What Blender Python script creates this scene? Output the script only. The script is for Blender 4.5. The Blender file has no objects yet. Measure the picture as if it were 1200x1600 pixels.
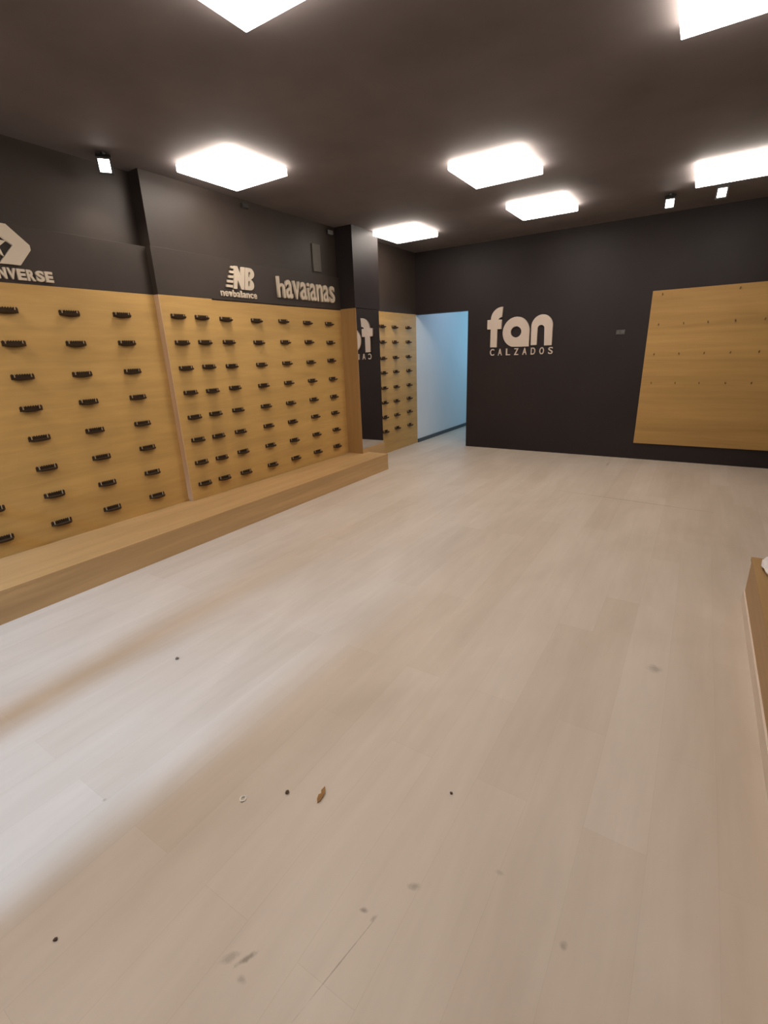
import bpy, bmesh, math, random
from mathutils import Matrix, Vector
random.seed(7)
C = bpy.context.scene.collection
S = bpy.context.scene

# ------------------------------------------------------------------ camera
cam_d = bpy.data.cameras.new('camera'); cam = bpy.data.objects.new('camera', cam_d); C.objects.link(cam)
cam_d.sensor_fit = 'HORIZONTAL'; cam_d.sensor_width = 36.0
cam_d.lens = 744.8 / 1200 * 36.0
cam_d.clip_start = 0.02
r = Vector((0.843049, 0.536672, -0.035374)); u = Vector((-0.141721, 0.285112, 0.947959)); f = Vector((-0.518828, 0.794163, -0.316421))
M = Matrix((r, u, -f)).transposed().to_4x4(); M.translation = Vector((0, 0, 1.5))
cam.matrix_world = M
S.camera = cam

# ------------------------------------------------------------------ world, light, exposure
S.view_settings.view_transform = 'Standard'; S.view_settings.look = 'None'
S.view_settings.gamma = 1.0; S.view_settings.use_curve_mapping = False
S.view_settings.exposure = 0.0
w = bpy.data.worlds.new('world'); S.world = w; w.use_nodes = True
w.node_tree.nodes['Background'].inputs[0].default_value = (0.55, 0.7, 1.0, 1)
w.node_tree.nodes['Background'].inputs[1].default_value = 0.25
PANEL_LIGHT = 13.4      # face of the ceiling panels
PANEL_RIM = 17.0        # their edge-lit rims
PANEL_COLOR = (1.0, 0.90, 0.80)

def area(name, loc, target, sx, sy, power, color):
    d = bpy.data.lights.new(name, 'AREA'); d.shape = 'RECTANGLE'; d.size = sx; d.size_y = sy
    d.energy = power; d.color = color
    o = bpy.data.objects.new(name, d); C.objects.link(o); o.location = loc
    o.rotation_euler = (Vector(target) - Vector(loc)).to_track_quat('-Z', 'Y').to_euler()
    return o
# daylight of the street falling in through the shop front behind the camera
area('street_daylight', (-1.9, -13.0, 9.0), (-1.9, 0, 0.3), 0.9, 5.0, 3500, (0.40, 0.65, 1.0))
# cool light deep in the back corridor
area('corridor_daylight', (-2.75, 10.3, 1.9), (-4.0, 9.4, 1.5), 0.9, 1.4, 17, (0.30, 0.72, 1.0))
area('corridor_lamp', (-3.2, 8.2, 2.68), (-3.5, 8.2, 0), 0.3, 0.3, 5, (0.62, 0.74, 1.0))

# ------------------------------------------------------------------ materials
def mat(name, rough=0.5, color=(0.5, 0.5, 0.5), metallic=0.0, spec=0.5):
    m = bpy.data.materials.new(name); m.use_nodes = True
    b = m.node_tree.nodes['Principled BSDF']
    b.inputs['Base Color'].default_value = (*color, 1); b.inputs['Roughness'].default_value = rough
    b.inputs['Metallic'].default_value = metallic
    b.inputs['Specular IOR Level'].default_value = spec
    return m
def nodes(m): return m.node_tree.nodes, m.node_tree.links, m.node_tree.nodes['Principled BSDF']
def coords(m, scale, rot=(0, 0, 0), loc=(0, 0, 0)):
    n, l, b = nodes(m)
    g = n.new('ShaderNodeNewGeometry'); mp = n.new('ShaderNodeMapping')
    mp.inputs['Scale'].default_value = scale; mp.inputs['Rotation'].default_value = rot; mp.inputs['Location'].default_value = loc
    l.new(g.outputs['Position'], mp.inputs['Vector']); return mp.outputs[0]
def noise(m, vec, scale, detail=3, rough=0.55, dist=0.0):
    n, l, b = nodes(m); t = n.new('ShaderNodeTexNoise'); t.inputs['Scale'].default_value = scale
    t.inputs['Detail'].default_value = detail; t.inputs['Roughness'].default_value = rough; t.inputs['Distortion'].default_value = dist
    l.new(vec, t.inputs['Vector']); return t.outputs['Fac']
def ramp(m, fac, stops):
    n, l, b = nodes(m); t = n.new('ShaderNodeValToRGB'); e = t.color_ramp.elements
    e[0].position, e[0].color = stops[0][0], (*stops[0][1], 1); e[1].position, e[1].color = stops[-1][0], (*stops[-1][1], 1)
    for p_, c_ in stops[1:-1]:
        k = e.new(p_); k.color = (*c_, 1)
    l.new(fac, t.inputs[0]); return t.outputs[0]
def mix(m, a, b_, fac=0.5, mode='MIX'):
    n, l, b = nodes(m); t = n.new('ShaderNodeMix'); t.data_type = 'RGBA'; t.blend_type = mode
    if isinstance(fac, (int, float)): t.inputs[0].default_value = fac
    else: l.new(fac, t.inputs[0])
    for v, k in ((a, 6), (b_, 7)):
        if isinstance(v, tuple): t.inputs[k].default_value = (*v, 1)
        else: l.new(v, t.inputs[k])
    return t.outputs[2]
def math_(m, op, a, b_=None, clamp=False):
    n, l, b = nodes(m); t = n.new('ShaderNodeMath'); t.operation = op; t.use_clamp = clamp
    for v, k in ((a, 0), (b_, 1)):
        if v is None: continue
        if isinstance(v, (int, float)): t.inputs[k].default_value = v
        else: l.new(v, t.inputs[k])
    return t.outputs[0]

def wood(name, c, scale, rough=0.5, amt=0.28):
    """grain runs along the axis whose scale is small"""
    m = mat(name, rough, c, spec=0.3); n, l, b = nodes(m)
    fine = noise(m, coords(m, scale), 1.0, 4, 0.6, 0.4)
    broad = noise(m, coords(m, tuple(s * 0.16 + 0.25 for s in scale), loc=(3, 1, 7)), 1.0, 3, 0.5, 0.8)
    lo = tuple(x * (1 - amt) for x in c); hi = tuple(min(1, x * (1 + amt)) for x in c)
    c1 = ramp(m, fine, [(0.3, lo), (0.7, hi)])
    c2 = ramp(m, broad, [(0.3, (lo[0], lo[1] * 0.95, lo[2] * 0.85)), (0.7, hi)])
    l.new(mix(m, c1, c2, 0.5), b.inputs['Base Color']); return m
OAK = (0.54, 0.335, 0.115)
M_panel = wood('oak_laminate_along_wall', OAK, (10, 1.3, 14), 0.5, 0.2)
M_board = wood('oak_laminate_across_back', (0.42, 0.25, 0.085), (0.9, 14, 16), 0.5, 0.2)
M_edge = wood('oak_edge_board', (0.62, 0.43, 0.27), (14, 14, 1.2), 0.5, 0.15)
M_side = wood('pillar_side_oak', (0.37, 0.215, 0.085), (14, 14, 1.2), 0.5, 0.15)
M_bench = wood('bench_oak', (0.50, 0.318, 0.148), (12, 0.9, 24), 0.32, 0.2)
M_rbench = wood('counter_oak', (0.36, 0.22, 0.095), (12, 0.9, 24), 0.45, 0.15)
M_kick = mat('pale_kick_strip', 0.4, (0.66, 0.56, 0.47))

def paint(name, c, rough, var=0.15, spec=0.25):
    m = mat(name, rough, c, spec=spec); n, l, b = nodes(m)
    k = noise(m, coords(m, (1.3, 1.3, 1.3)), 1.0, 4)
    l.new(ramp(m, k, [(0.3, tuple(x * (1 - var) for x in c)), (0.7, tuple(x * (1 + var) for x in c))]), b.inputs['Base Color'])
    return m
M_black = paint('black_wall_paint', (0.024, 0.0175, 0.0175), 0.5)
M_black_lit = paint('lit_black_paint', (0.050, 0.0375, 0.031), 0.45)  # same black paint made lighter, glow of the near lamps put into its colour
M_ceiling = paint('haze_lifted_ceiling', (0.175, 0.153, 0.152), 0.75)  # black ceiling lightened, lens haze put into its colour
M_white = paint('white_corridor_paint', (0.72, 0.74, 0.76), 0.6, 0.02)
M_skirt = mat('dark_skirting', 0.4, (0.05, 0.055, 0.06))
M_iron = paint('dark_bracket_metal', (0.055, 0.034, 0.019), 0.7, spec=0.15)
M_clip = mat('pale_clip_metal', 0.6, (0.50, 0.36, 0.22), spec=0.2)
M_letter = mat('cream_letter_acrylic', 0.4, (0.60, 0.50, 0.42))
M_letter2 = mat('cream_letter_acrylic_left', 0.4, (0.62, 0.52, 0.40))
M_grey = mat('grey_plastic', 0.5, (0.10, 0.095, 0.092), spec=0.2)
M_housing = mat('black_light_housing', 0.4, (0.03, 0.03, 0.03))
M_plate = mat('light_base_plate', 0.5, (0.7, 0.68, 0.64))
M_paper = mat('white_paper', 0.7, (0.72, 0.68, 0.68))
M_mirror = mat('mirror_silver', 0.01, (0.80, 0.80, 0.80), metallic=1.0)

def emis(name, color, strength):
    m = mat(name, 0.4, (0.9, 0.88, 0.84)); n, l, b = nodes(m)
    b.inputs['Emission Color'].default_value = (*color, 1); b.inputs['Emission Strength'].default_value = strength; return m
M_diff = emis('lit_diffuser', PANEL_COLOR, PANEL_LIGHT)
M_rim = emis('edge_lit_rim', PANEL_COLOR, PANEL_RIM)
M_spot = emis('lit_spot_lens', (1, 0.9, 0.82), 12)

# floor: pale greige vinyl planks running towards the back wall
M_floor = mat('pale_vinyl_planks', 0.42, (0.5, 0.45, 0.4)); n, l, b = nodes(M_floor)
br = n.new('ShaderNodeTexBrick'); br.offset = 0.37; br.offset_frequency = 2; br.squash = 1.0
for k, v in (('Color1', (0.560, 0.475, 0.395, 1)), ('Color2', (0.600, 0.520, 0.445, 1)), ('Mortar', (0.54, 0.455, 0.38, 1))): br.inputs[k].default_value = v
for k, v in (('Scale', 1.0), ('Mortar Size', 0.0012), ('Mortar Smooth', 0.8), ('Bias', 0.1), ('Brick Width', 1.22), ('Row Height', 0.185)): br.inputs[k].default_value = v
l.new(coords(M_floor, (1, 1, 1), (0, 0, math.pi / 2), (0.08, 0.3, 0)), br.inputs['Vector'])
st = noise(M_floor, coords(M_floor, (16, 1.3, 1)), 1.0, 5, 0.6, 0.3)
bl = noise(M_floor, coords(M_floor, (2.4, 0.9, 1)), 1.0, 4, 0.55, 0.6)
c = mix(M_floor, br.outputs['Color'], ramp(M_floor, st, [(0.3, (0.92, 0.91, 0.89)), (0.7, (1.04, 1.04, 1.04))]), 0.6, 'MULTIPLY')
c = mix(M_floor, c, ramp(M_floor, bl, [(0.33, (0.88, 0.86, 0.83)), (0.66, (1.05, 1.05, 1.05))]), 0.8, 'MULTIPLY')
g = n.new('ShaderNodeNewGeometry')
jit = noise(M_floor, coords(M_floor, (30, 30, 30)), 1.0, 4, 0.7)
def blotch(c, x, y, rx, ry, ang, dark, amount):
    mp = n.new('ShaderNodeMapping'); mp.vector_type = 'TEXTURE'
    mp.inputs['Location'].default_value = (x, y, 0); mp.inputs['Rotation'].default_value = (0, 0, ang); mp.inputs['Scale'].default_value = (rx, ry, 1)
    l.new(g.outputs['Position'], mp.inputs['Vector'])
    ln = n.new('ShaderNodeVectorMath'); ln.operation = 'LENGTH'; l.new(mp.outputs[0], ln.inputs[0])
    d = math_(M_floor, 'ADD', ln.outputs['Value'], math_(M_floor, 'MULTIPLY', math_(M_floor, 'SUBTRACT', jit, 0.5), 2.2))
    fac = math_(M_floor, 'MULTIPLY', math_(M_floor, 'SUBTRACT', 1.3, d, True), amount, True)
    return mix(M_floor, c, dark, fac)
for (x, y, rx, ry, a, am) in ((-0.50, 0.852, .020, .010, .5, .5), (-0.592, 0.722, .012, .007, .3, .7), (-0.555, 0.722, .011, .006, 1.2, .5),
                              (-0.79, 0.467, .028, .007, 1.1, .7), (-0.83, 0.445, .025, .010, 1.0, .4), (-0.766, 0.43, .012, .008, 0, .4),
                              (0.015, 2.326, .03, .03, 0, .5), (-0.092, 0.926, .010, .010, 0, .5), (-1.603, 0.53, .007, .007, 0, .5),
                              (-0.572, 0.60, .0016, .14, -.17, .55), (-0.30, 1.02, .012, .008, 0, .3), (-0.865, 6.787, .012, .12, 0, .5)):
    c = blotch(c, x, y, rx, ry, a, (0.20, 0.15, 0.11), am)
# seam of a relaid strip of flooring near the back wall
c = blotch(c, -0.42, 5.18, .72, .012, -0.10, (0.28, 0.21, 0.17), .55)
l.new(c, b.inputs['Base Color'])
bp = n.new('ShaderNodeBump'); bp.inputs['Strength'].default_value = 0.05; bp.inputs['Distance'].default_value = 0.01
l.new(st, bp.inputs['Height']); l.new(bp.outputs[0], b.inputs['Normal'])

# ------------------------------------------------------------------ helpers
def add_box(bm, x0, x1, y0, y1, z0, z1, bev=0.0):
    vs = [bm.verts.new(p) for p in ((x0, y0, z0), (x1, y0, z0), (x1, y1, z0), (x0, y1, z0), (x0, y0, z1), (x1, y0, z1), (x1, y1, z1), (x0, y1, z1))]
    fs = [bm.faces.new([vs[i] for i in q]) for q in ((0, 3, 2, 1), (4, 5, 6, 7), (0, 1, 5, 4), (1, 2, 6, 5), (2, 3, 7, 6), (3, 0, 4, 7))]
    if bev:
        es = {e for f_ in fs for e in f_.edges}
        bmesh.ops.bevel(bm, geom=list(es), offset=bev, segments=2, affect='EDGES', profile=0.5)
def add_prism(bm, pts, axis, a0, a1):
    """outline pts (2D) extruded along axis 0/1/2 from a0 to a1"""
    def P(p, a):
        q = list(p); q.insert(axis, a); return q
    v0 = [bm.verts.new(P(p, a0)) for p in pts]; v1 = [bm.verts.new(P(p, a1)) for p in pts]
    k = len(pts)
    bm.faces.new(v0[::-1]); bm.faces.new(v1)
    for i in range(k): bm.faces.new((v0[i], v0[(i + 1) % k], v1[(i + 1) % k], v1[i]))
    bmesh.ops.recalc_face_normals(bm, faces=bm.faces[:])
def obj(name, bm, m, parent=None):
    me = bpy.data.meshes.new(name); bm.to_mesh(me); bm.free(); me.materials.append(m)
    o = bpy.data.objects.new(name, me); C.objects.link(o)
    if parent: o.parent = parent
    return o
def boxes(name, bl_, m, parent=None, bev=0.0):
    bm = bmesh.new()
    for q in bl_: add_box(bm, *q, bev=bev)
    return obj(name, bm, m, parent)
def struct(name, bl_, m, bev=0.0):
    o = boxes(name, bl_, m, None, bev); o['kind'] = 'structure'; return o
def tag(o, label, cat, group=None):
    o['label'] = label; o['category'] = cat
    if group: o['group'] = group
    return o
def thing(name, label, cat, loc, group=None):
    o = bpy.data.objects.new(name, None); o.empty_display_size = 0.05; C.objects.link(o); o.location = loc
    return tag(o, label, cat, group)
def copy_tree(o):
    c_ = o.copy(); C.objects.link(c_)
    for ch in list(o.children):
        d = ch.copy(); C.objects.link(d); d.parent = c_
    return c_

# ------------------------------------------------------------------ room shell
XL, XR, YF, YB, ZC = -4.40, 1.35, -1.60, 7.2613, 2.95
DOORL, DOORR, DOORH = -3.99, -3.0921, 2.062
struct('floor', [(XL - .1, XR + .1, YF - .1, 12.2, -0.10, 0.0)], M_floor)
struct('ceiling', [(XL - .1, XR + .1, YF - .1, YB + .12, ZC, ZC + 0.1)], M_ceiling)
struct('wall_back', [(DOORR, XR + .1, YB, YB + .12, 0, ZC)], M_black)
struct('wall_back_lintel', [(XL, DOORR, YB, YB + .12, DOORH, ZC)], M_black)
struct('wall_right', [(XR, XR + .1, YF - .1, YB, 0, ZC)], M_black)
struct('wall_left', [(XL, -4.21, YF, YB, 0, ZC)], M_black)
struct('wall_left_upper', [(-4.21, -4.10, YF, 2.71, 2.405, ZC), (-4.21, -3.97, 2.71, 5.2125, 2.405, ZC), (-4.21, -3.995, 5.7725, YB, 2.07, ZC)], M_black_lit)
struct('wall_left_pillar', [(-4.21, -3.718, 5.2125, 5.7725, 2.045, ZC)], M_black)
struct('wall_front', [(-1.55, XR, YF - .1, YF, 0, ZC), (XL, -1.55, YF - .1, YF, 2.25, ZC), (XL, -3.95, YF - .1, YF, 0, 2.25)], M_black)
struct('window_1', [(-2.42, -2.25, YF - .1, YF, 0.05, 2.25), (-3.95, -1.55, YF - .1, YF, 0, 0.05), (-3.95, -3.90, YF - .1, YF, 0.05, 2.25)], M_housing)
# corridor behind the doorway
struct('wall_corridor', [(-4.40, -3.99, YB + .004, YB + .12, 0, DOORH), (-4.11, -3.99, YB + .12, 12.0, 0, 2.75), (-4.11, -2.3, 12.0, 12.1, 0, 2.75), (-2.42, -2.3, YB + .12, 12.0, 0, 2.75)], M_white)
struct('ceiling_corridor', [(-4.11, -2.3, YB + .12, 12.1, 2.75, 2.85)], M_white)
struct('baseboard_corridor', [(-3.99, -3.975, YB + .004, 12.0, 0, 0.06)], M_skirt)

# black fascia boards over the wood panels
P1, P2A, P2B, P3 = -4.0085, -3.943, -3.952, -3.9913
struct('trim_1', [(-4.20, P1, YF, 2.687, 2.0363, 2.40)], M_black_lit, 0.002)
struct('trim_2', [(-4.06, P2A, 2.687, 5.2125, 2.0347, 2.40)], M_black_lit, 0.002)

# wood display panels
o = boxes('wood_cladding', [(-4.20, P1, YF, 2.687, 0.0, 2.0363)], M_panel)
tag(o, 'large oak wall panel with widely spaced brackets at the left edge of the photo', 'wall panel', 'oak panels of the left wall')
o = thing('wood_cladding', 'narrow raised oak panel holding two close columns of brackets', 'wall panel', (-4.0, 2.96, 0), 'oak panels of the left wall')
q = boxes('panel_board', [(-4.06, P2A, 2.694, 3.235, 0.0, 2.0347)], M_panel, o); q.location = (4.0, -2.96, 0)
q = boxes('edge_board', [(-4.20, P2A - .001, 2.687, 2.694, 0.0, 2.0347)], M_edge, o); q.location = (4.0, -2.96, 0); q['label'] = 'paler brown edge board facing the room'
o = boxes('wood_cladding', [(-4.06, P2B, 3.2355, 5.2125, 0.0, 2.028)], M_panel)
tag(o, 'wide oak wall panel with five columns of brackets, left of the mirror', 'wall panel', 'oak panels of the left wall')
o = boxes('wood_cladding', [(-4.06, P3, 5.7730, YB, 0.0, 2.066)], M_panel)
tag(o, 'oak wall panel between the mirror and the bright doorway', 'wall panel', 'oak panels of the left wall')
o = boxes('hook_board', [(-0.64, XR - 0.1, YB - 0.018, YB - .0005, 0.219, 2.107)], M_board, bev=0.002)
tag(o, 'large rectangular oak board with small hooks on the black back wall', 'wall panel')

# mirror pillar
o = thing('mirror_pillar', 'narrow projecting pillar faced with a tall mirror beside the oak panels', 'mirror', (-3.89, 5.4925, 0))
off = (3.89, -5.4925, 0)
q = boxes('side_board', [(-4.06, -3.716, 5.2125, 5.2225, 0.0, 2.04)], M_side, o); q.location = off
q = boxes('case', [(-4.06, -3.747, 5.2225, 5.7725, 0.27, 2.04)], M_black, o); q.location = off
q = boxes('plinth', [(-4.06, -3.716, 5.2225, 5.7725, 0.0, 0.27)], M_bench, o); q.location = off
bm = bmesh.new(); add_prism(bm, [(-3.7465, 5.2245), (-3.721, 5.2245), (-3.7365, 5.7715), (-3.7465, 5.7715)], 2, 0.272, 2.04); q = obj('mirror_glass', bm, M_mirror, o); q.location = off

# benches
o = thing('display_bench', 'long low oak bench running along the foot of the left wall', 'bench', (-3.70, 2.0, 0))
q = boxes('bench_top', [(P1 + .001, -3.3967, YF, 2.686, 0.193, 0.211), (P2A + .001, -3.3967, 2.686, 5.212, 0.193, 0.211), (-3.715, -3.3967, 5.212, 5.3524, 0.193, 0.211)], M_bench, o); q.location = (3.70, -2.0, 0)
q = boxes('front_board', [(-3.417, -3.399, YF, 5.350, 0.0, 0.193)], M_bench, o); q.location = (3.70, -2.0, 0)
q = boxes('end_board', [(-3.715, -3.417, 5.332, 5.350, 0.0, 0.193)], M_bench, o); q.location = (3.70, -2.0, 0)
o = thing('display_bench', 'low oak bench at the right edge with white paper on top', 'bench', (0.85, 0.9, 0))
off = (-0.85, -0.9, 0)
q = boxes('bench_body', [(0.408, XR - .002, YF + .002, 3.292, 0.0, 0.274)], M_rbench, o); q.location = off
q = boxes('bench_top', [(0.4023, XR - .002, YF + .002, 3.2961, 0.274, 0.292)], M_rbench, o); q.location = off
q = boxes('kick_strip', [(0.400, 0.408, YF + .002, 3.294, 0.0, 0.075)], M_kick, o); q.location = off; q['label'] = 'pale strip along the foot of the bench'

# ------------------------------------------------------------------ shoe brackets
ZR = [1.865, 1.65, 1.43, 1.215, 0.995, 0.78, 0.565, 0.35]
def make_bracket():
    o = thing('shoe_bracket', '', 'shelf bracket', (0, 0, 0), '')
    bm = bmesh.new(); add_box(bm, -.003, .004, -.0725, .0725, -.016, .016)
    for k in range(9):                            # comb teeth along the upper edge
        y = -.064 + k * .016
        add_box(bm, 0, .007, y - .003, y + .003, -.010, .021)
    obj('back_plate', bm, M_iron, o)
    bm = bmesh.new(); L = []                       # tray bowed downwards and outwards
    K = 12
    for i in range(K + 1):
        t = i / K * 2 - 1; e = math.sqrt(max(0.0, 1 - t * t)); y = .070 * t
        L.append([(.004, y, -.004), (.016 + .040 * e ** .6, y * .93, -.006), (.016 + .042 * e ** .6, y * .93, -.001),
                  (.014 + .038 * e ** .6, y * .92, -.0115 - .004 * e), (.004, y, -.010 - .014 * e)])
    V = [[bm.verts.new(p_) for p_ in row] for row in L]
    for i in range(K):
        for k in range(5): bm.faces.new((V[i][k], V[i + 1][k], V[i + 1][(k + 1) % 5], V[i][(k + 1) % 5]))
    bm.faces.new(V[0]); bm.faces.new(V[-1][::-1]); bmesh.ops.recalc_face_normals(bm, faces=bm.faces[:])
    obj('tray', bm, M_iron, o)
    for s in (-1, 1):
        bm = bmesh.new()
        add_prism(bm, [(.004, -.010), (.016, -.010), (.013, .020), (.004, .022)], 1, s * .052 - .0022, s * .052 + .0022)
        obj('end_clip', bm, M_clip, o)
    return o
proto = make_bracket(); first = True
ORD = ['top', 'second', 'third', 'fourth', 'fifth', 'sixth', 'seventh', 'bottom']
def bracket(x, y, z, label, group):
    global first
    o = proto if first else copy_tree(proto)
    first = False
    o.location = (x, y, z); o['label'] = label; o['group'] = group
rr = lambda s: random.uniform(-s, s)
SETS = [
 (P1, [(1.175, 'leftmost cut-off column'), (1.57, 'first full column'), (1.97, 'middle column'), (2.372, 'right column')], 'of the big left oak panel', 'brackets on the big left panel'),
 (P2A, [(2.845, 'left column'), (3.09, 'right column')], 'of the narrow raised oak panel', 'brackets on the narrow raised panel'),
 (P2B, [(3.375, 'first column'), (3.77, 'second column'), (4.16, 'third column'), (4.565, 'fourth column'), (4.962, 'last column')], 'of the wide oak panel left of the mirror', 'brackets on the wide panel left of the mirror'),
 (P3, [(6.237, 'left column'), (6.583, 'middle column'), (6.988, 'right column')], 'of the oak panel by the doorway', 'brackets on the panel by the doorway')]
for X, colsl, pn, grp in SETS:
    for y, cn in colsl:
        for i, z in enumerate(ZR):
            if y < 1.3 and i < 6: continue
            rn = ORD[i]
            bracket(X, y + rr(.004), z + rr(.005), 'dark %s bracket in the %s %s' % (rn if i in (0, 7) else rn + '-from-top', cn, pn), grp)

# small hooks on the back board
def make_hook():
    bm = bmesh.new()
    add_box(bm, -.006, .006, -.004, 0, -.012, .012)
    add_box(bm, -.0025, .0025, -.035, -.004, -.004, .001)
    add_prism(bm, [(-.035, -.004), (-.030, -.004), (-.034, .016), (-.039, .015)], 0, -.0025, .0025)
    me = bpy.data.meshes.new('wall_hook'); bm.to_mesh(me); bm.free(); me.materials.append(mat('brass_hook', 0.4, (0.16, 0.10, 0.04), 0.6))
    return me
hook_me = make_hook()
HN = ['leftmost', 'second', 'third', 'fourth', 'fifth', 'sixth']
for z, zn, xs in ((2.06, 'top', (-.53, .245)), (1.713, 'second', (-.53, -.262, -.012, .254, .531)), (1.36, 'third', (-.536, -.262, 0, .262, .535)), (1.008, 'bottom', (-.523, -.256, 0, .268, .522))):
    for i, x in enumerate(xs):
        o = bpy.data.objects.new('wall_hook', hook_me); C.objects.link(o)
        o.location = (x, YB - .018, z); o.rotation_euler = (0, rr(.3), 0)
        tag(o, 'tiny dark hook, %s in the %s row of the back oak board' % (HN[i], zn), 'hook', 'small hooks on the back board')

# ------------------------------------------------------------------ lettering
DG = bpy.context.evaluated_depsgraph_get
def curve_mesh(cu):
    t = bpy.data.objects.new('tmp', cu); C.objects.link(t)
    dg = DG(); dg.update()
    me = bpy.data.meshes.new_from_object(t.evaluated_get(dg))
    bpy.data.objects.remove(t); return me
def place2d(me, name, m, parent, plane, base, ox, oz):
    """me lies in its xy plane; stand it on the wall. plane 'L': reads +Y, faces +X; plane 'B': reads +X, faces -Y"""
    for v in me.vertices:
        x, y, d = v.co
        v.co = (d, x - ox, y - oz) if plane == 'L' else (x - ox, -d, y - oz)
    if plane == 'B': pass
    bm = bmesh.new(); bm.from_mesh(me); bmesh.ops.recalc_face_normals(bm, faces=bm.faces[:]); bm.to_mesh(me); bm.free()
    me.materials.clear(); me.materials.append(m); me.name = name
    o = bpy.data.objects.new(name, me); C.objects.link(o); o.parent = parent; return o
def shape(loops, depth):
    cu = bpy.data.curves.new('s', 'CURVE'); cu.dimensions = '2D'; cu.fill_mode = 'BOTH'; cu.extrude = depth / 2
    for lp in loops:
        sp = cu.splines.new('POLY'); sp.points.add(len(lp) - 1); sp.use_cyclic_u = True
        for p_, (x, y) in zip(sp.points, lp): p_.co = (x, y, 0, 1)
    me = curve_mesh(cu)
    for v in me.vertices: v.co.z += depth / 2
    return me
def glyph(ch, box, depth, bold=0.012, shear=0.0):
    cu = bpy.data.curves.new('t', 'FONT'); cu.body = ch; cu.size = 1; cu.offset = bold; cu.extrude = 0.1; cu.shear = shear
    me = curve_mesh(cu)
    xs = [v.co.x for v in me.vertices]; ys = [v.co.y for v in me.vertices]
    x0, x1, y0, y1 = min(xs), max(xs), min(ys), max(ys)
    for v in me.vertices:
        v.co.x = box[0] + (v.co.x - x0) / (x1 - x0) * (box[1] - box[0])
        v.co.y = box[2] + (v.co.y - y0) / (y1 - y0) * (box[3] - box[2])
        v.co.z = (v.co.z + 0.1) / 0.2 * depth
    return me
def arc(cx, cy, rx, ry, a0, a1, k=16):
    return [(cx + rx * math.cos(math.radians(a0 + (a1 - a0) * i / k)), cy + ry * math.sin(math.radians(a0 + (a1 - a0) * i / k))) for i in range(k + 1)]

# shop sign on the back wall
sx, sz = -2.29, 1.40
o = thing('shop_sign', 'rounded cream three-letter shop lettering on the black back wall beside the doorway', 'sign', (sx, YB, sz))
fl = [(-2.716, 1.522), (-2.615, 1.520), (-2.615, 1.772), (-2.556, 1.772), (-2.556, 1.900), (-2.612, 1.902)] + arc(-2.552, 1.890, .055, .045, 165, 90, 5) + [(-2.544, 2.072)] + arc(-2.556, 1.905, .162, .166, 95, 178, 10) + [(-2.722, 1.905), (-2.770, 1.905), (-2.770, 1.776), (-2.716, 1.774)]
place2d(shape([fl], .03), 'letter', M_letter, o, 'B', YB, sx, sz)
al = arc(-2.335, 1.718, .196, .206, 0, 255, 26) + [(-2.26, 1.515), (-2.139, 1.515)]
place2d(shape([al, arc(-2.335, 1.720, .079, .076, 0, 360, 24)[:-1]], .03), 'letter', M_letter, o, 'B', YB, sx, sz)
nl = [(-2.112, 1.530)] + arc(-1.968, 1.778, .148, .152, 180, 0, 24) + [(-1.818, 1.520), (-1.922, 1.520)] + arc(-1.980, 1.752, .048, .042, 0, 180, 10) + [(-2.026, 1.530)]
place2d(shape([nl], .03), 'letter', M_letter, o, 'B', YB, sx, sz)
for i, ch in enumerate('CALZADOS'):
    x = -2.720 + i * .1225
    place2d(glyph(ch, (x, x + .062, 1.402, 1.497), .02, 0.01), 'letter', M_letter, o, 'B', YB, sx, sz)
# sporty monogram with small wordmark on the fascia
xf = P2A
by, bz = 3.58, 2.06
o = thing('logo_sign', 'cream slanted two-letter monogram with speed stripes on the black fascia', 'sign', (xf, by, bz), 'logo signs on the left fascia')
m_ = [[(3.505, 2.142), (3.560, 2.142), (3.572, 2.215), (3.600, 2.142), (3.640, 2.142), (3.690, 2.345), (3.640, 2.345), (3.622, 2.270), (3.600, 2.345), (3.555, 2.345)]]
place2d(shape([[(3.500, 2.142), (3.545, 2.142), (3.563, 2.222), (3.597, 2.142), (3.632, 2.142), (3.672, 2.345), (3.628, 2.345), (3.610, 2.262), (3.577, 2.345), (3.540, 2.345)]], .018), 'letter', M_letter2, o, 'L', xf, by, bz)
B_ = [(3.640, 2.142)] + arc(3.715, 2.193, .055, .051, -90, 70, 8) + arc(3.735, 2.297, .052, .048, -60, 90, 8) + [(3.680, 2.345)]
place2d(shape([B_, [(3.690, 2.178), (3.712, 2.178), (3.722, 2.226), (3.698, 2.226)], [(3.706, 2.262), (3.728, 2.262), (3.736, 2.308), (3.714, 2.308)]], .018), 'letter', M_letter2, o, 'L', xf, by, bz)
for k in range(5):
    z0 = 2.150 + k * .042
    a = 3.412 + k * .020
    place2d(shape([[(a, z0), (3.496 + k * .009, z0), (3.500 + k * .009, z0 + .022), (a + .010, z0 + .022)]], .016), 'stripe', M_letter2, o, 'L', xf, by, bz)
yy = 3.345
for ch in 'newbalance':
    wd = .046
    hgt = .062 if ch in 'bl' else .046
    wd2 = wd * (.35 if ch == 'l' else .86)
    place2d(glyph(ch, (yy, yy + wd2, 2.068, 2.068 + hgt), .012, 0.02), 'letter', M_letter2, o, 'L', xf, by, bz)
    yy += wd * (.55 if ch == 'l' else 1.06)
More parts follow.
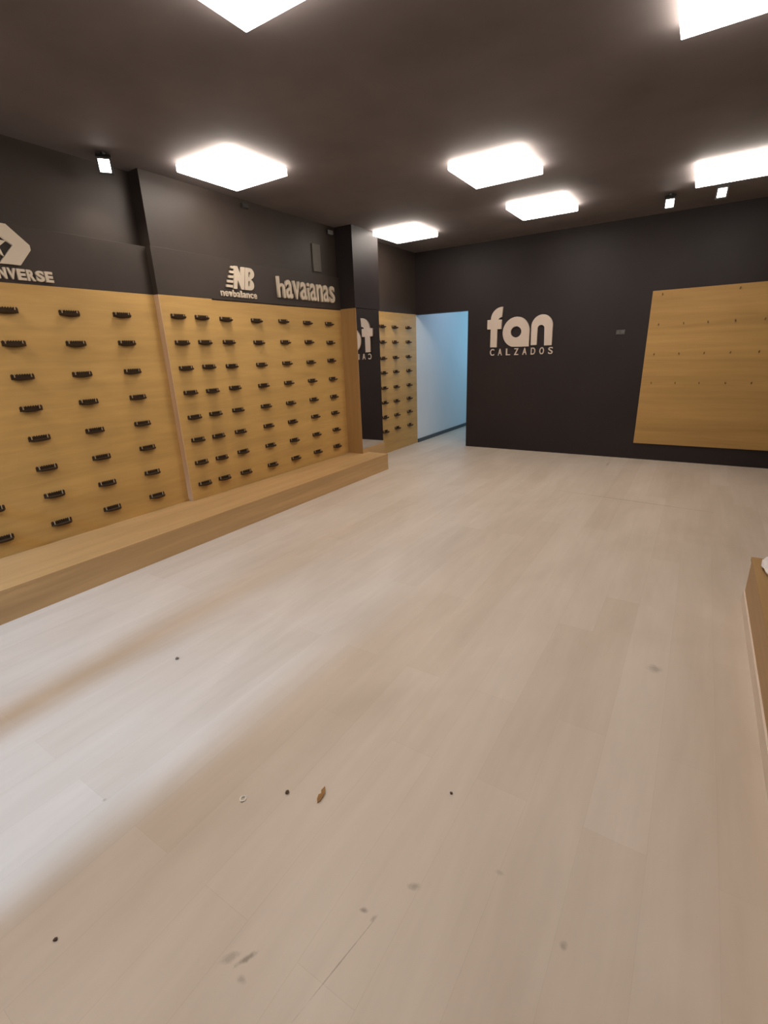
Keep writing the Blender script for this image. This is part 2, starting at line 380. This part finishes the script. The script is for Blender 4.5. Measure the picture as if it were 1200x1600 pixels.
# flip-flop wordmark
by, bz = 4.58, 2.08
o = thing('logo_sign', 'cream tall lower case word on the black fascia, nearest the mirror', 'sign', (xf, by, bz), 'logo signs on the left fascia')
yy = 4.103
W = dict(h=.118, a=.112, v=.112, i=.036, n=.112, s=.108)
tot = sum(W[k] for k in 'havaianas'); sc = (5.082 - 4.103) / (tot + 8 * .012)
for i, ch in enumerate('havaianas'):
    wd = W[ch] * sc
    top = 2.312 if i == 0 else 2.288
    place2d(glyph(ch, (yy, yy + wd, 2.104, top), .022, 0.016), 'letter', M_letter2, o, 'L', xf, by, bz)
    yy += wd + .012 * sc
# chevron and star logo with block lettering
xf = P1; by, bz = 1.62, 2.06
o = thing('logo_sign', 'cream chevron and star over block letters, cut by the left edge', 'sign', (xf, by, bz), 'logo signs on the left fascia')
ch_ = [(1.54, 2.392), (1.690, 2.392), (1.806, 2.282), (1.806, 2.252), (1.722, 2.150), (1.600, 2.150), (1.703, 2.268)]
place2d(shape([ch_], .02), 'chevron', M_letter2, o, 'L', xf, by, bz)
star = []
for k in range(10):
    a = math.pi / 2 + k * math.pi / 5; R_ = .088 if k % 2 == 0 else .037
    star.append((1.585 + R_ * math.cos(a), 2.262 + R_ * math.sin(a)))
place2d(shape([star], .02), 'star', M_letter2, o, 'L', xf, by, bz)
for i, ch in enumerate('CONVERSE'):
    y0 = 1.460 + i * .0572
    place2d(glyph(ch, (y0, y0 + .051, 2.058, 2.128), .018, 0.05), 'letter', M_letter2, o, 'L', xf, by, bz)

# ------------------------------------------------------------------ ceiling lights
def make_light():
    o = thing('ceiling_light', '', 'ceiling light', (0, 0, 0), '')
    boxes('base_plate', [(-.285, .285, -.285, .285, -.006, 0)], M_plate, o)
    q = boxes('diffuser', [(-.30, .30, -.30, .30, -.060, -.006)], M_diff, o, bev=.004)
    q.data.materials.append(M_rim)
    for p_ in q.data.polygons:
        if abs(p_.normal.z) < .3: p_.material_index = 1
    return o
LG = 'square glowing ceiling panels'
pl = make_light()
for i, (x, y, lb) in enumerate([
    (-3.658, 2.834, 'glowing square panel light hanging over the left oak wall, diamond-shaped'),
    (-1.970, 4.157, 'glowing square panel light, larger one of the close pair at centre'),
    (-1.978, 5.593, 'glowing square panel light, smaller one of the close pair, above the shop sign'),
    (-3.695, 5.639, 'glowing square panel light, smallest and farthest, above the doorway side'),
    (-0.292, 5.512, 'glowing square panel light cut by the right edge, beside two small spotlights'),
    (-1.945, 1.391, 'glowing square panel light cut by the top edge, left of centre'),
    (-0.311, 2.672, 'glowing square panel light cut off in the top right corner'),
    (-3.66, 0.05, 'added unseen square panel light behind the camera near the left wall'),  # last three panels are unseen, added to light the near floor
    (-1.95, -1.15, 'added unseen square panel light behind the camera in the middle of the ceiling'),
    (-0.30, -0.15, 'added unseen square panel light behind the camera near the right wall')]):
    o = pl if i == 0 else copy_tree(pl)
    o.location = (x + .3, y + .3, ZC); o['label'] = lb; o['group'] = LG

def spot_fix(x, y, label, energy, aim):
    o = thing('spotlight', label, 'spotlight', (x, y, ZC), 'small black ceiling spotlights')
    boxes('stem', [(-.012, .012, -.012, .012, -.05, 0)], M_housing, o)
    rot = (Vector(aim)).to_track_quat('-Z', 'Y').to_matrix().to_4x4(); rot.translation = Vector((0, 0, -.075))
    def turned(name, bs, m, bev=0.0):
        q = boxes(name, bs, m, o, bev); q.data.transform(rot); return q
    turned('housing', [(-.05, .05, -.055, -.042, -.030, .03), (-.05, .05, .042, .055, -.030, .03), (-.05, -.037, -.042, .042, -.030, .03), (.037, .05, -.042, .042, -.030, .03), (-.037, .037, -.042, .042, .0, .03)], M_housing)
    turned('lens', [(-.037, .037, -.042, .042, -.026, -.0005)], M_spot, .003)
    d = bpy.data.lights.new('spot_beam', 'SPOT'); d.energy = energy; d.spot_size = math.radians(120); d.spot_blend = 0.9; d.color = (1, .88, .74); d.shadow_soft_size = .03
    l_ = bpy.data.objects.new('spot_beam', d); C.objects.link(l_); l_.parent = o; l_.location = (0, 0, -.15)
spot_fix(-3.88, 2.39, 'small bright square spotlight in the black ceiling at upper left', 9, (1.0, -.7, -.8))
spot_fix(-0.52, 6.42, 'small bright spotlight near the right panel light, left one of two', 5, (0.1, -1, -.75))
spot_fix(-0.076, 6.34, 'small bright spotlight near the right panel light, right one of two', 5, (0.1, -1, -.75))

# small wall boxes and plates
o = thing('detector', 'small grey detector box high on the black left wall near the far light', 'detector', (-3.97, 5.10, 2.88))
boxes('back_box', [(0, .02, -.05, .05, -.025, .025)], M_housing, o)
boxes('cover', [(.02, .032, -.045, .045, -.022, .022)], mat('light_grey_plastic', .5, (.24, .23, .22)), o, bev=.004)
o = thing('detector', 'tiny dim detector under the diamond-shaped ceiling light', 'detector', (-3.97, 3.795, 2.90))
boxes('back_box', [(0, .015, -.04, .04, -.02, .02)], M_housing, o)
boxes('cover', [(.015, .024, -.035, .035, -.016, .016)], paint('dim_grey_plastic', (.06, .055, .052), .5), o, bev=.003)
o = boxes('painted_reflection', [(-3.97, -3.955, 4.76, 4.90, 2.43, 2.72)], paint('reflection_grey', (.12, .108, .088), .5), None, .003)  # thin plate painting a lamp reflection on the wall in grey
tag(o, 'narrow vertical grey plate painted as a light reflection on the black wall above the fascia', 'painted reflection')
o = thing('wall_switch', 'small grey switch plate on the back wall between sign and board', 'switch', (-.955, YB, 1.645))
boxes('plate', [(-.055, .055, -.010, 0, -.030, .030)], M_grey, o, bev=.003)
for s in (-.027, .027): boxes('rocker', [(s - .022, s + .022, -.015, -.010, -.022, .022)], M_grey, o, bev=.002)

# ------------------------------------------------------------------ bits on the floor and bench
bm = bmesh.new()
tip = [(0, .036), (.008, .020), (.011, .000), (.006, -.024), (-.001, -.034), (-.008, -.020), (-.009, -.004), (-.002, .004), (-.006, .014)]
vs = [bm.verts.new((x, y, .003 + 3.5 * x * x * 10 + .002 * math.sin(y * 90))) for x, y in tip]
f0 = bm.faces.new(vs); e = bmesh.ops.extrude_face_region(bm, geom=[f0])
bmesh.ops.translate(bm, verts=[v for v in e['geom'] if isinstance(v, bmesh.types.BMVert)], vec=(0, 0, .003))
bmesh.ops.recalc_face_normals(bm, faces=bm.faces[:])
o = obj('wood_chip', bm, wood('chip_wood', (.30, .155, .05), (60, 8, 40), .6, .5)); o.location = (-.934, .949, 0); o.rotation_euler = (0, 0, .30)
tag(o, 'small brown splinter of wood lying on the pale floor', 'wood chip')
def crumb(x, y, r_, col, name, label, cat, flat=.6):
    bm = bmesh.new(); bmesh.ops.create_icosphere(bm, subdivisions=2, radius=r_)
    for v in bm.verts:
        v.co *= 1 + rr(.25); v.co.z = v.co.z * flat
    z0 = min(v.co.z for v in bm.verts)
    for v in bm.verts: v.co.z -= z0
    o = obj(name, bm, mat(name + '_mat', .7, col)); o.location = (x, y, 0); return tag(o, label, cat)
crumb(-1.048, .894, .0075, (.07, .04, .025), 'pebble', 'dark round pebble on the floor left of the wood splinter', 'pebble')
crumb(-.538, 1.194, .005, (.10, .07, .05), 'crumb', 'tiny dark crumb on the floor right of the wood splinter', 'crumb')
crumb(-2.124, 1.196, .009, (.12, .09, .07), 'crumb', 'dark crumb on the bluish-lit floor near the long bench', 'crumb')
crumb(-1.275, .221, .0055, (.08, .05, .035), 'crumb', 'dark crumb on the floor in the lower left corner', 'crumb')
bm = bmesh.new()
R1, r1 = .010, .003
ring = []
for i in range(20):
    a = 2 * math.pi * i / 20
    ring.append([bm.verts.new(((R1 + r1 * math.cos(b2)) * math.cos(a), (R1 + r1 * math.cos(b2)) * math.sin(a), r1 + r1 * math.sin(b2))) for b2 in [2 * math.pi * k / 8 for k in range(8)]])
for i in range(20):
    for k in range(8): bm.faces.new((ring[i][k], ring[(i + 1) % 20][k], ring[(i + 1) % 20][(k + 1) % 8], ring[i][(k + 1) % 8]))
o = obj('plastic_ring', bm, mat('clear_white_plastic', .3, (.75, .72, .66))); o.location = (-1.167, .793, 0)
tag(o, 'tiny whitish ring on the floor, leftmost of three scraps', 'ring')

# crumpled white paper on the right bench
bm = bmesh.new(); N = 16; G = []
for i in range(N + 1):
    row = []
    for j in range(N + 1):
        a, b2 = i / N * 2 - 1, j / N * 2 - 1
        x = a * math.sqrt(1 - b2 * b2 * .35) * .11; y = b2 * math.sqrt(1 - a * a * .35) * .14
        z = .022 + .012 * math.sin(9 * a + 2) * math.cos(7 * b2) + .006 * math.sin(23 * a * b2 + 5 * a) - .014 * max(abs(a), abs(b2)) ** 4
        row.append(bm.verts.new((x, y, z)))
    G.append(row)
for i in range(N):
    for j in range(N): bm.faces.new((G[i][j], G[i + 1][j], G[i + 1][j + 1], G[i][j + 1]))
ext = bmesh.ops.extrude_face_region(bm, geom=bm.faces[:])
for v in [v for v in ext['geom'] if isinstance(v, bmesh.types.BMVert)]: v.co.z -= .008
zm = min(v.co.z for v in bm.verts)
for v in bm.verts: v.co.z -= zm
bmesh.ops.recalc_face_normals(bm, faces=bm.faces[:])
for f_ in bm.faces: f_.smooth = True
o = obj('crumpled_paper', bm, M_paper); o.location = (.545, 3.13, .292)
tag(o, 'crumpled white paper on the right oak bench, cut by the right edge', 'paper')
